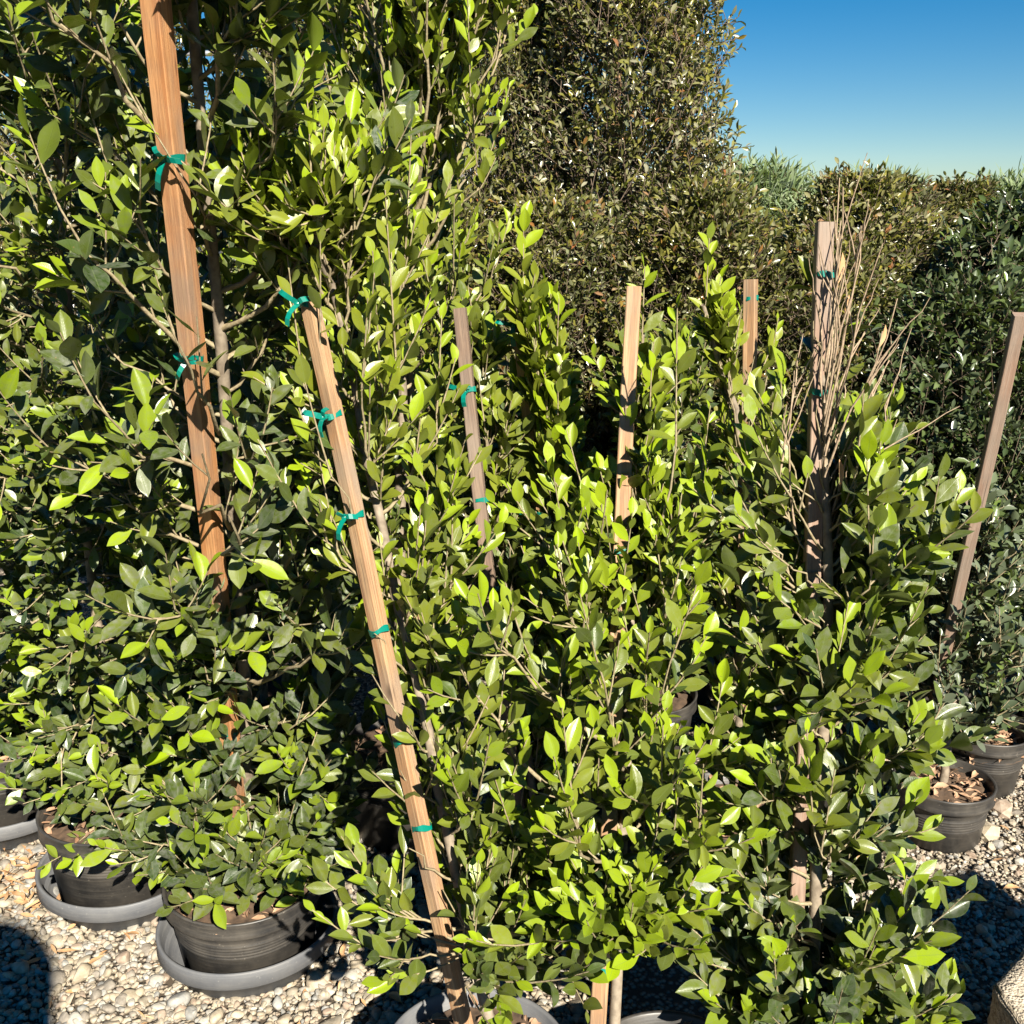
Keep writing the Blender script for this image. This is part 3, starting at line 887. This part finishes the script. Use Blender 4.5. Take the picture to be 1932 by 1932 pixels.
# dead twig spray
rs = np.random.default_rng(5)
seg = []
for (u0, v0, u1, v1, k) in [(1555, 900, 1590, 335, 1), (1555, 860, 1600, 350, 1), (1556, 820, 1640, 390, 1), (1556, 780, 1625, 430, 0), (1557, 840, 1660, 470, 0), (1555, 760, 1578, 420, 0),
                            (1556, 800, 1612, 520, 0), (1556, 900, 1665, 640, 0), (1556, 860, 1620, 610, 0), (1555, 830, 1545, 470, 0), (1560, 1000, 1690, 560, 1), (1560, 1020, 1670, 680, 0), (1570, 1040, 1650, 760, 0), (1560, 980, 1600, 700, 0),
                            (1556, 740, 1598, 480, 0), (1556, 700, 1585, 500, 0), (1470, 900, 1510, 640, 0), (1500, 1000, 1480, 760, 0), (1600, 1010, 1700, 720, 0)]:
    Y0 = 1.70 + rs.uniform(-.02, .03); Y1 = Y0 + rs.uniform(-.06, .14)
    a, b_ = at(u0, v0, Y0), at(u1, v1, Y1)
    s = np.linspace(0, 1, 7)[:, None]
    pp = a + (b_ - a) * s + rs.normal(0, .006, (7, 3)) * s
    seg.append((pp, .0025))
    for _ in range(2 + k):
        s0 = rs.uniform(.35, .8); c0 = interp_poly(pp, np.array([s0]))[0]
        d = nrm(nrm(b_ - a) + rs.normal(0, .22, 3)); ln = rs.uniform(.06, .16)
        seg.append((c0 + d * ln * s + rs.normal(0, .002, (7, 3)) * s, .0016))
PP = np.array([p for p, _ in seg]); RR = np.array([[r * (1 - .6 * x) for x in np.linspace(0, 1, 7)] for _, r in seg])
v, q = tubes(PP, RR, 5)
mesh_np('dead_twigs', v, q, M['dead'], T5)
rs = np.random.default_rng(6)
P = np.array([at(1578, 540, 1.74), at(1585, 920, 1.66), at(1655, 660, 1.8), at(1592, 600, 1.76)]); D = np.array([[.15, 0, 1], [-.1, -.1, 1], [.3, 0, 1], [.2, .1, .9]], float)
v, q, u, a_ = place_leaves(rs, P, D, np.array([[.6, -1, 0]] * 4, float), np.array([.055, .05, .045, .04]), np.array([.014, .012, .012, .01]), np.zeros((4, 4)), MID_T)
mesh_np('withered_leaves', v, q, M['dry'], T5, uv=u)

# ================================================================== second row
A6, B6 = stake_pts(1370, 720, 2.30, 1415, 527, 2.36, .2)
b6 = (.58, 2.33)
near_tree('potted_ficus', 'ficus with pale yellow green tip shoots, behind the front right tree', 'potted tree', b6, (.17, .14, .25, 0),
     stake=(np.array([b6[0], b6[1] - .03, .2]), B6, .0135, 'tanwood', .5, 1.0), trunk=[np.array([b6[0] - .03, b6[1] - .05, .6]), at(1425, 1000, 2.3), at(1385, 760, 2.24), at(1326, 575, 2.2)],
     crown=dict(leaders=7, tmax=.9, phi=(50, 16), seclen=(.05, .11), prof=[(0, .18), (.4, .2), (.7, .17), (.9, .12), (1, .03)], nprim=60, t0=.12, el=(20, 78), nsec=8, ll=(.040, .060), young=.6, olive=(.3, 1.1), dust=(.2, .05), upness=.55, tipshoots=.9),
     ties=[(.97, False), (.80, False)], seed=55, keepw=.03, keepp=.2)
b7 = (.16, 2.22)
A7 = np.array([b7[0], b7[1] - .03, .2]); B7 = at(975, 600, 2.25)
near_tree('potted_ficus', 'narrow ficus with a yellow green pointed top, just left of the bare topped centre stake', 'potted tree', b7, (.16, .13, .25, 0),
     stake=(A7, B7, .0115, 'tanwood', .4, 1.0), trunk=[A7 + [-.02, -.04, .3], at(1050, 950, 2.2), at(1015, 760, 2.2), at(985, 545, 2.2)],
     crown=dict(leaders=6, tmax=.9, phi=(50, 16), seclen=(.05, .11), prof=[(0, .16), (.4, .17), (.7, .15), (.9, .12), (1, .03)], nprim=64, t0=.12, el=(20, 80), nsec=8, ll=(.042, .064), young=.6, olive=(.3, 1.1), dust=(.15, .05), upness=.55, tipshoots=.9),
     ties=[(.99, True), (tparam(A7, B7, 965), True)], seed=66, keepw=.02, keepp=.6)
b3 = (-.0, 2.15)
A3, B3 = stake_pts(945, 1250, 2.12, 866, 582, 2.25, .2)
near_tree('potted_ficus', 'dark leaved ficus on a weathered brown stake beside the tan one', 'potted tree', b3, (.17, .14, .25, 0),
     stake=(A3, B3, .0135, 'greywood', .1, 1.0), trunk=[A3 + [.02, .03, .2], A3 * .5 + B3 * .5 + [.02, .05, 0], B3 + [.03, .06, -.05]],
     crown=dict(prof=[(0, .16), (.5, .18), (.9, .14), (1, .08)], nprim=50, t0=.1, el=(10, 66), nsec=7, ll=(.045, .07), young=.3, olive=(.1, .5), dust=(.25, .1), upness=.3),
     ties=[(tparam(A3, B3, 738), True), (tparam(A3, B3, 945), False), (tparam(A3, B3, 1110), False)], seed=77, keepw=.05, keepp=.05)
b8 = (-.30, 2.62)
A8, B8 = stake_pts(735, 420, 2.74, 695, -60, 2.84, .2)
near_tree('potted_ficus', 'tallest upright ficus at top centre, its forked pale branches rising beyond the frame', 'potted tree', b8, (.19, .155, .27, 0),
     stake=(A8, B8, .02, 'tanwood', .2, 1.0), trunk=[np.array([-.30, 2.6, .8]), at(760, 560, 2.6), at(790, 310, 2.58), at(835, -90, 2.55)],
     crown=dict(prof=[(0, .24), (.3, .36), (.6, .36), (.8, .33), (1, .30)], nprim=120, t0=.1, el=(15, 78), nsec=9, phi=(52, 18), ll=(.038, .060), young=.5, olive=(.1, 1.0), dust=(.2, .05), upness=.5, tipshoots=.5),
     ties=[(.9, False)], seed=88, keepw=.02, keepp=.5, trunk_r=(.02, .008))
# left back trees
near_tree('potted_ficus', 'bushy ficus in the black pot second from the left edge, no stake showing', 'potted tree', P2, (.19, .158, .255, .012),
     trunk=[np.array([-1.02, 2.35, .9]), np.array([-.98, 2.3, 1.5]), np.array([-.92, 2.25, 2.15])],
     crown=dict(prof=[(0, .3), (.3, .38), (.7, .36), (1, .25)], nprim=112, t0=.02, el=(-34, 55), nsec=8, ll=(.038, .062), young=.5, olive=(.05, .4), dust=(.5, .3), upness=.1, phi=(75, 30)), seed=99)
near_tree('potted_ficus', 'ficus at the far left edge with its pot half out of the photo', 'potted tree', P9, (.195, .16, .27, .012),
     trunk=[np.array([-1.46, 2.7, .9]), np.array([-1.45, 2.7, 2.1])],
     crown=dict(prof=[(0, .32), (.5, .36), (1, .22)], nprim=84, t0=.02, el=(-34, 60), nsec=7, ll=(.045, .07), young=.4, olive=(.1, .4), dust=(.4, .3), upness=.15), seed=101)
for k, (x, y, h, lab) in enumerate([(-.78, 2.95, 1.95, 'ficus in the shade behind the orange staked tree'), (-1.25, 3.35, 1.8, 'ficus glimpsed between the two leftmost trees'),
                                    (.42, 3.0, 1.35, 'low dark ficus in the gap behind the lime leaved tree'), (.92, 2.75, 1.2, 'low dark ficus behind the tree with dead twigs')]):
    near_tree('potted_ficus', lab, 'potted tree', (x, y), (.17, .14, .25, 0), trunk=[np.array([x, y, h * .5]), np.array([x + .03, y, h])],
        crown=dict(prof=[(0, .26), (.5, .34), (1, .15)], nprim=46, t0=.1, el=(0, 68), nsec=7, ll=(.045, .07), young=.25, olive=(.05, .4), dust=(.3, .2), templates=MID_T), seed=120 + k, chips=0)

# ================================================================== small-leaved hedge trees behind
def shoot_crown(seed, prof, z0, z1, nshoot, per, ll, wr, young, olive, dust, templates, shell=.5, slen=(.05, .12), up=.7):
    rs = np.random.default_rng(seed)
    t = rs.random(nshoot) ** .9
    a = rs.random(nshoot) * 6.28
    rr = prof_at(prof, t) * (1 + .16 * np.sin(a * 3 + t * 17) + .10 * np.sin(a * 5 - t * 31)) * rs.random(nshoot) ** shell
    P0 = np.stack([np.cos(a) * rr, np.sin(a) * rr, z0 + (z1 - z0) * t], 1)
    out = np.stack([np.cos(a), np.sin(a), np.zeros(nshoot)], 1)
    d = nrm(out * .5 + UP * up + rs.normal(0, .4, (nshoot, 3)))
    ln = rs.uniform(*slen, nshoot)
    sk = np.linspace(-1.2, 1, 3)
    SP = P0[:, None] + d[:, None] * (ln[:, None] * sk[None])[:, :, None]
    geo = tubes(SP, np.full((nshoot, 3), .0014), 3)
    li = np.repeat(np.arange(nshoot), per); j = np.tile(np.arange(per), nshoot); jj = (j + .5) / per
    T = d[li]; A = nrm(np.cross(T, UP + .01)); B = np.cross(T, A)
    ang = j * 2.39996 + rs.random(nshoot)[li] * 6.28
    radial = np.cos(ang)[:, None] * A + np.sin(ang)[:, None] * B
    ph = np.radians(np.interp(jj, [0, 1], [75, 25]))
    P = P0[li] + T * (ln[li] * jj)[:, None]
    D = nrm(np.cos(ph)[:, None] * T + np.sin(ph)[:, None] * radial + rs.normal(0, .2, (len(li), 3)))
    N0 = UP * .6 + to_sun * .4 + rs.normal(0, .55, (len(li), 3))
    L = rs.uniform(*ll, len(li)); W = L * rs.uniform(*wr, len(li))
    isy = (jj > .6) & (rs.random(nshoot)[li] < young)
    age = np.where(isy, rs.uniform(.3, 1, len(li)), 0)
    patch = .5 + .5 * np.sin(P[:, 0] * 9 + P[:, 2] * 7 + seed) * np.sin(P[:, 1] * 8 - P[:, 2] * 5)
    ov = np.clip(np.interp(t[li], [0, 1], olive) * (.4 + patch) + rs.normal(0, .22, len(li)), 0, 1)
    At = np.stack([age, rs.random(len(li)), ov, np.clip(dust * rs.random(len(li)) ** 3 * 2, 0, 1)], 1)
    return geo, place_leaves(rs, P, D, N0, L, W, At, templates)

def proto_tree(name, base, h, prof, leafmat, seed, nshoot, per, ll, wr, young, olive, dust, stake=True, z0=.25, templates=FAR_T, shell=.5, twigmat='darkbark', pr=.17, tie_z=(.8, .55)):
    root = empty(name, (0, 0, 0), 'x', 'hedge tree')
    pot_part(root, (0, 0, 0), pr, pr * .82, .25, M['blackpot'], seed)
    soil_part(root, (0, 0, .2), pr - .014, seed, 0)
    trk = np.array([[0, 0, .18], [.01, .01, h * .5], [0, 0, h * .93]])
    s = np.linspace(0, 1, 10)
    Q = np.array([interp_poly(trk, np.array([x]))[0] for x in s])
    v, q = tubes(Q[None], np.interp(s, [0, 1], [.015, .004])[None], 7)
    mesh_np('trunk', v, q, M[twigmat], root)
    geo, lv = shoot_crown(seed, prof, z0, h, nshoot, per, ll, wr, young, olive, dust, templates, shell)
    V, Qf, U, A = lv
    mesh_np('foliage', V, Qf, M[leafmat], root, uv=U, attr=A)
    mesh_np('twigs', geo[0], geo[1], M[twigmat], root)
    if stake:
        stk = stake_mesh(root, np.array([-.03, -.05, .2]), np.array([-.04, -.06, h * 1.0]), .017, M['tanwood'], seed, .3)
        for k, z in enumerate(tie_z):
            tie(stk, (-.035, -.055, h * z), (0, 0, 1), .028, .03, seed + k, bow=True, sq=(.017, .3))
    root.location = base
    return root

def copy_tree(src, loc, rz, label, scale=1.0, skip=()):
    c = src.copy(); col.objects.link(c)
    c.location = loc; c.rotation_euler = (0, 0, rz); c.scale = scale if isinstance(scale, tuple) else (scale,) * 3
    c["label"] = label
    for ch in src.children:
        if ch.name.split('.')[0] in skip: continue
        d = ch.copy(); col.objects.link(d); d.parent = c
        for g2 in ch.children:
            e = g2.copy(); col.objects.link(e); e.parent = d
    return c

GH = 'small leaved hedge trees in rows behind'
pe = [(0, .26), (.25, .36), (.7, .33), (.9, .24), (1, .06)]
EA = proto_tree('potted_hedge_tree', (.42, 4.15, 0), 2.95, [(0, .3), (.25, .52), (.6, .42), (.85, .30), (1, .24)], 'eugenia', 201, 7600, 7, (.022, .04), (.34, .48), .08, (.3, .75), .5, pr=.2)
setprops(EA, 'tallest small leaved bronze tinged hedge tree, top centre right', 'hedge tree', GH)
EB = proto_tree('potted_hedge_tree', (1.28, 4.0, 0), 1.80, pe, 'eugenia', 202, 4400, 7, (.022, .038), (.34, .46), .16, (.3, .6), .4)
setprops(EB, 'shorter reddish tipped hedge tree right of the tallest one', 'hedge tree', GH)
EC = proto_tree('potted_laurel', (1.85, 3.75, 0), 1.72, [(0, .3), (.25, .42), (.7, .42), (.9, .32), (1, .1)], 'laurel', 203, 3000, 6, (.032, .055), (.34, .46), .12, (.0, .45), .12, z0=.3)
setprops(EC, 'dark glossy laurel at the right with a wide flat top', 'hedge tree', GH)
specs = [(EA, (.02, 4.3, 0), 1.9, (.62, .62, 1.0), 'tall small leaved hedge tree behind the upright ficus top'),
         (EA, (-.75, 4.4, 0), 3.1, .98, 'tall small leaved hedge tree behind the orange stake'),
         (EA, (-1.7, 4.6, 0), 4.4, .95, 'small leaved hedge tree far behind at the left edge'),
         (EA, (-2.7, 5.0, 0), 5.2, .95, 'small leaved hedge tree beyond the leftmost ficus'),
         (EB, (1.02, 3.45, 0), 2.2, .88, 'low hedge tree directly behind the pale yellow green tips'),
         (EB, (.62, 3.5, 0), 1.2, .97, 'low hedge tree in front of the tallest hedge tree'),
         (EB, (.15, 3.6, 0), 5.0, .95, 'hedge tree filling the gap behind the yellow green pointed top'),
         (EB, (-.35, 3.7, 0), 2.8, 1.0, 'hedge tree in the shade behind the tallest ficus'),
         (EB, (1.62, 4.6, 0), 3.9, 1.0, 'reddish tipped hedge tree in the back row at right'),
         (EB, (.75, 5.0, 0), .9, 1.03, 'hedge tree in the back row behind the tallest one'),
         (EC, (1.42, 3.2, 0), 1.3, .86, 'dark laurel behind the dead twig spray'),
         (EC, (2.35, 3.9, 0), 2.5, 1.0, 'dark laurel cut by the right edge, highest part'),
         (EC, (1.98, 3.25, 0), 4.1, .86, 'dark laurel behind the leaning bare stake at right'),
         (EC, (2.6, 4.5, 0), 5.5, 1.03, 'dark laurel in the back row at the right edge'),
         (EB, (2.0, 4.8, 0), 2.4, 1.0, 'brownish hedge tree in the back row near the right edge')]
for src, loc, rz, s_, lab in specs:
    copy_tree(src, loc, rz, lab, s_)

# small pots at the right with laurels
b_r1 = (1.46, 2.86)
rr1 = near_tree('potted_laurel', 'small laurel in the round rimmed black pot on gravel at the right', 'potted shrub', b_r1, (.135, .105, .2, 0),
     trunk=[np.array([1.47, 2.92, .6]), np.array([1.52, 3.0, 1.15])],
     crown=dict(prof=[(0, .12), (.3, .24), (.7, .26), (1, .14)], nprim=46, t0=.25, el=(20, 66), nsec=8, seclen=(.05, .12), ll=(.032, .055), spacing=.014, young=.3, olive=(.25, .45), dust=(.3, .3), templates=MID_T),
     seed=301, leaf='laurel', group='small potted laurels at the right', soilz=.13, chips=240)
rr2 = near_tree('potted_laurel', 'small laurel in the second pot beside the right edge, behind the round rimmed pot', 'potted shrub', (1.84, 3.12), (.135, .11, .2, 0),
     trunk=[np.array([1.84, 3.15, .5]), np.array([1.84, 3.15, 1.1])],
     crown=dict(prof=[(0, .12), (.3, .25), (.7, .28), (1, .14)], nprim=46, t0=.2, el=(20, 66), nsec=8, seclen=(.05, .12), ll=(.032, .055), spacing=.014, young=.3, olive=(.25, .45), dust=(.3, .3), templates=MID_T),
     seed=302, leaf='laurel', group='small potted laurels at the right', soilz=.15, chips=120)
AR, BR = stake_pts(1795, 1190, 2.52, 1920, 592, 2.30, .15)
rr3 = near_tree('potted_laurel', 'low laurel whose long bare stake leans to the right of the photo', 'potted shrub', (1.22, 2.58), (.135, .11, .18, 0),
     stake=(AR, BR, .0135, 'rawwood', .2, 1.0), trunk=[np.array([1.23, 2.62, .5]), np.array([1.2, 2.62, .98])],
     crown=dict(dirb=(.1, -.35), prof=[(0, .18), (.4, .27), (1, .17)], nprim=64, t0=.2, el=(10, 60), nsec=8, seclen=(.05, .1), ll=(.03, .05), spacing=.014, young=.25, olive=(.1, .3), dust=(.3, .3), templates=MID_T),
     seed=303, leaf='laurel', group='small potted laurels at the right', soilz=.15, chips=120, keepw=.0)

# ================================================================== concrete blocks at lower right
def block(name, corners, h, mat, label, cat, seed=0):
    import bmesh
    bm = bmesh.new()
    vs = [bm.verts.new((x, y, 0.0)) for x, y in corners]; f = bm.faces.new(vs)
    r = bmesh.ops.extrude_face_region(bm, geom=[f])
    for v in r['geom']:
        if isinstance(v, bmesh.types.BMVert): v.co.z = h
    bmesh.ops.recalc_face_normals(bm, faces=bm.faces)
    bmesh.ops.bevel(bm, geom=list(bm.edges), offset=.008, segments=2, affect='EDGES')
    bmesh.ops.subdivide_edges(bm, edges=[e for e in bm.edges if e.calc_length() > .04], cuts=10, use_grid_fill=True)
    rnd = random.Random(seed)
    for v in bm.verts:
        if v.co.z > .004: v.co += Vector((rnd.uniform(-1, 1), rnd.uniform(-1, 1), rnd.uniform(-1, 1))) * .0022
    me = bpy.data.meshes.new(name); bm.to_mesh(me); bm.free()
    me.materials.append(mat)
    for p_ in me.polygons: p_.use_smooth = True
    o = bpy.data.objects.new(name, me); col.objects.link(o)
    return setprops(o, label, cat)
def atz(u, v, z):
    a, b = (u - 966) / FP, (966 - v) / FP
    d = np.array([a, math.cos(PITCH) + b * math.sin(PITCH), -math.sin(PITCH) + b * math.cos(PITCH)])
    k = (z - CAM_H) / d[2]
    return d * k
c0, c1, c2 = atz(1873, 1856, .2), atz(1901, 1823, .2), atz(1924, 1932, .2)
e1 = nrm(c1[:2] - c0[:2]); e2 = nrm(c2[:2] - c0[:2])
blk = [c0[:2], c0[:2] + e2 * .40, c0[:2] + e2 * .40 + e1 * .2, c0[:2] + e1 * .2]
block('concrete_block', blk, .2, M['concrete'], 'sunlit rough concrete block cut by the lower right corner', 'concrete block', 1)

pa = np.array([1.46, 1.03]); pb = np.array([1.745, 1.17])  # unseen post added beyond the right edge for its straight shadow on the gravel
pe1 = nrm(pb - pa); pe2 = np.array([pe1[1], -pe1[0]])
block('shadow_post', [pa, pb, pb + pe2 * .28, pa + pe2 * .28], 1.02, M['concrete'], 'unseen concrete post added to throw the straight edged shadow over the right gravel', 'post', 2)
# ================================================================== far things
def pole(mb, a, b, r, n=8):
    v, q = tubes(np.array([[a, b]], float), np.array([[r, r]]), n); mb.add(v.tolist(), [tuple(int(i) for i in f) for f in q])
FR = empty('shade_frame', (.6, 8.0, 0), 'grey steel pipe frame seen through gaps at the top centre', 'steel frame')
for x, y in ((-4.4, 8), (.30, 8), (-4.4, 12)):
    if 1:
        mb = MB(); pole(mb, (x, y, 0), (x, y, 2.92), .035); mb.build('post', M['steel'], FR, True)
        for s in (-1, 1):
            mb = MB(); pole(mb, (x, y, 2.88), (x + s * .26, y, 3.36), .028); mb.build('brace', M['steel'], FR, True)
for y in (8, 12):
    mb = MB(); pole(mb, (-6, y, 3.4), (.7, y, 3.4), .03); mb.build('rail', M['steel'], FR, True)

SH = empty('shed', (-3.5, 15, 0), 'low white shed glimpsed between the leaves at the left', 'shed')
def box(mb, x0, x1, y0, y1, z0, z1):
    V = [(x, y, z) for x in (x0, x1) for y in (y0, y1) for z in (z0, z1)]
    F = [(0, 1, 3, 2), (4, 6, 7, 5), (0, 4, 5, 1), (2, 3, 7, 6), (0, 2, 6, 4), (1, 5, 7, 3)]
    mb.add(V, F)
mb = MB(); box(mb, -9, 1.6, 15, 19, 0, 2.15); mb.build('wall', M['white'], SH)
mb = MB(); V = [(-9.3, 14.7, 2.15), (1.9, 14.7, 2.15), (1.9, 19.3, 2.15), (-9.3, 19.3, 2.15), (-9.3, 17, 2.7), (1.9, 17, 2.7)]
mb.add(V, [(0, 1, 5, 4), (2, 3, 4, 5), (1, 2, 5), (3, 0, 4), (3, 2, 1, 0)]); mb.build('roof', M['roof'], SH)
for x in (-7.5, -5, -2.5, 0):
    mb = MB(); box(mb, x, x + 1, 14.96, 14.997, 1.0, 1.8); wn = mb.build('window', M['glass'], SH)
mb = MB(); box(mb, -4, -3.1, 14.95, 14.997, 0, 2); mb.build('door', M['roof'], SH)

# feathery pale trees beyond
def feather_tree(loc, h, seed, label):
    root = empty('feathery_tree', (0, 0, 0), label, 'tree', 'feathery pale trees beyond the hedge')
    v, q = tubes(np.array([[[0, 0, 0], [.05, 0, h * .4], [0, .05, h * .85]]], float), np.array([[.09, .06, .02]]), 8)
    mesh_np('trunk', v, q, M['darkbark'], root)
    geo, lv = shoot_crown(seed, [(0, .5), (.4, 1.1), (.8, .8), (1, .2)], h * .25, h, 2600, 8, (.10, .20), (.10, .16), .1, (.3, .6), .3, THIN_T, .6, slen=(.15, .35))
    mesh_np('foliage', lv[0], lv[1], M['feather'], root, uv=lv[2], attr=lv[3])
    mesh_np('twigs', geo[0], geo[1], M['darkbark'], root)
    root.location = loc
    return root
feather_tree((2.5, 11, 0), 1.98, 401, 'pale feathery tree just right of the tallest hedge tree')
feather_tree((3.9, 11.5, 0), 1.9, 402, 'pale feathery tree in the notch right of the dead twigs')
feather_tree((5.6, 12, 0), 1.9, 403, 'pale feathery tree above the dark laurels at the right edge')

# ================================================================== unseen board added behind the camera to cast a shadow on the gravel
BD = empty('shadow_board', (-.3, -1.5, 0), 'unseen green board added behind the camera to shade the lower left gravel', 'shadow caster')
def board(x0, x1, z0, z1, y0, y1, rad):
    pts = []
    for cx_, cz_, a0 in ((x1 - rad, z1 - rad, 0), (x0 + rad, z1 - rad, 90), (x0 + rad, z0 + rad, 180), (x1 - rad, z0 + rad, 270)):
        for k in range(9):
            a = R(a0 + k * 90 / 8); pts.append((cx_ + rad * math.cos(a), cz_ + rad * math.sin(a)))
    n_ = len(pts)
    V = [(x, y0, z) for x, z in pts] + [(x, y1, z) for x, z in pts]
    F = [tuple(range(n_)), tuple(reversed(range(n_, 2 * n_)))] + [(i, i + n_, (i + 1) % n_ + n_, (i + 1) % n_) for i in range(n_)]
    mb = MB(); mb.add(V, F); return mb
board(-1.57, .35, 1.0, 3.0, -1.51, -1.48, .16).build('panel', plain('green_board', (.05, .12, .08), .5), BD)
for x in (-1.3, .2):
    mb = MB(); box(mb, x, x + .07, -1.59, -1.513, 0, 2.8); mb.build('post', M['greywood'], BD)
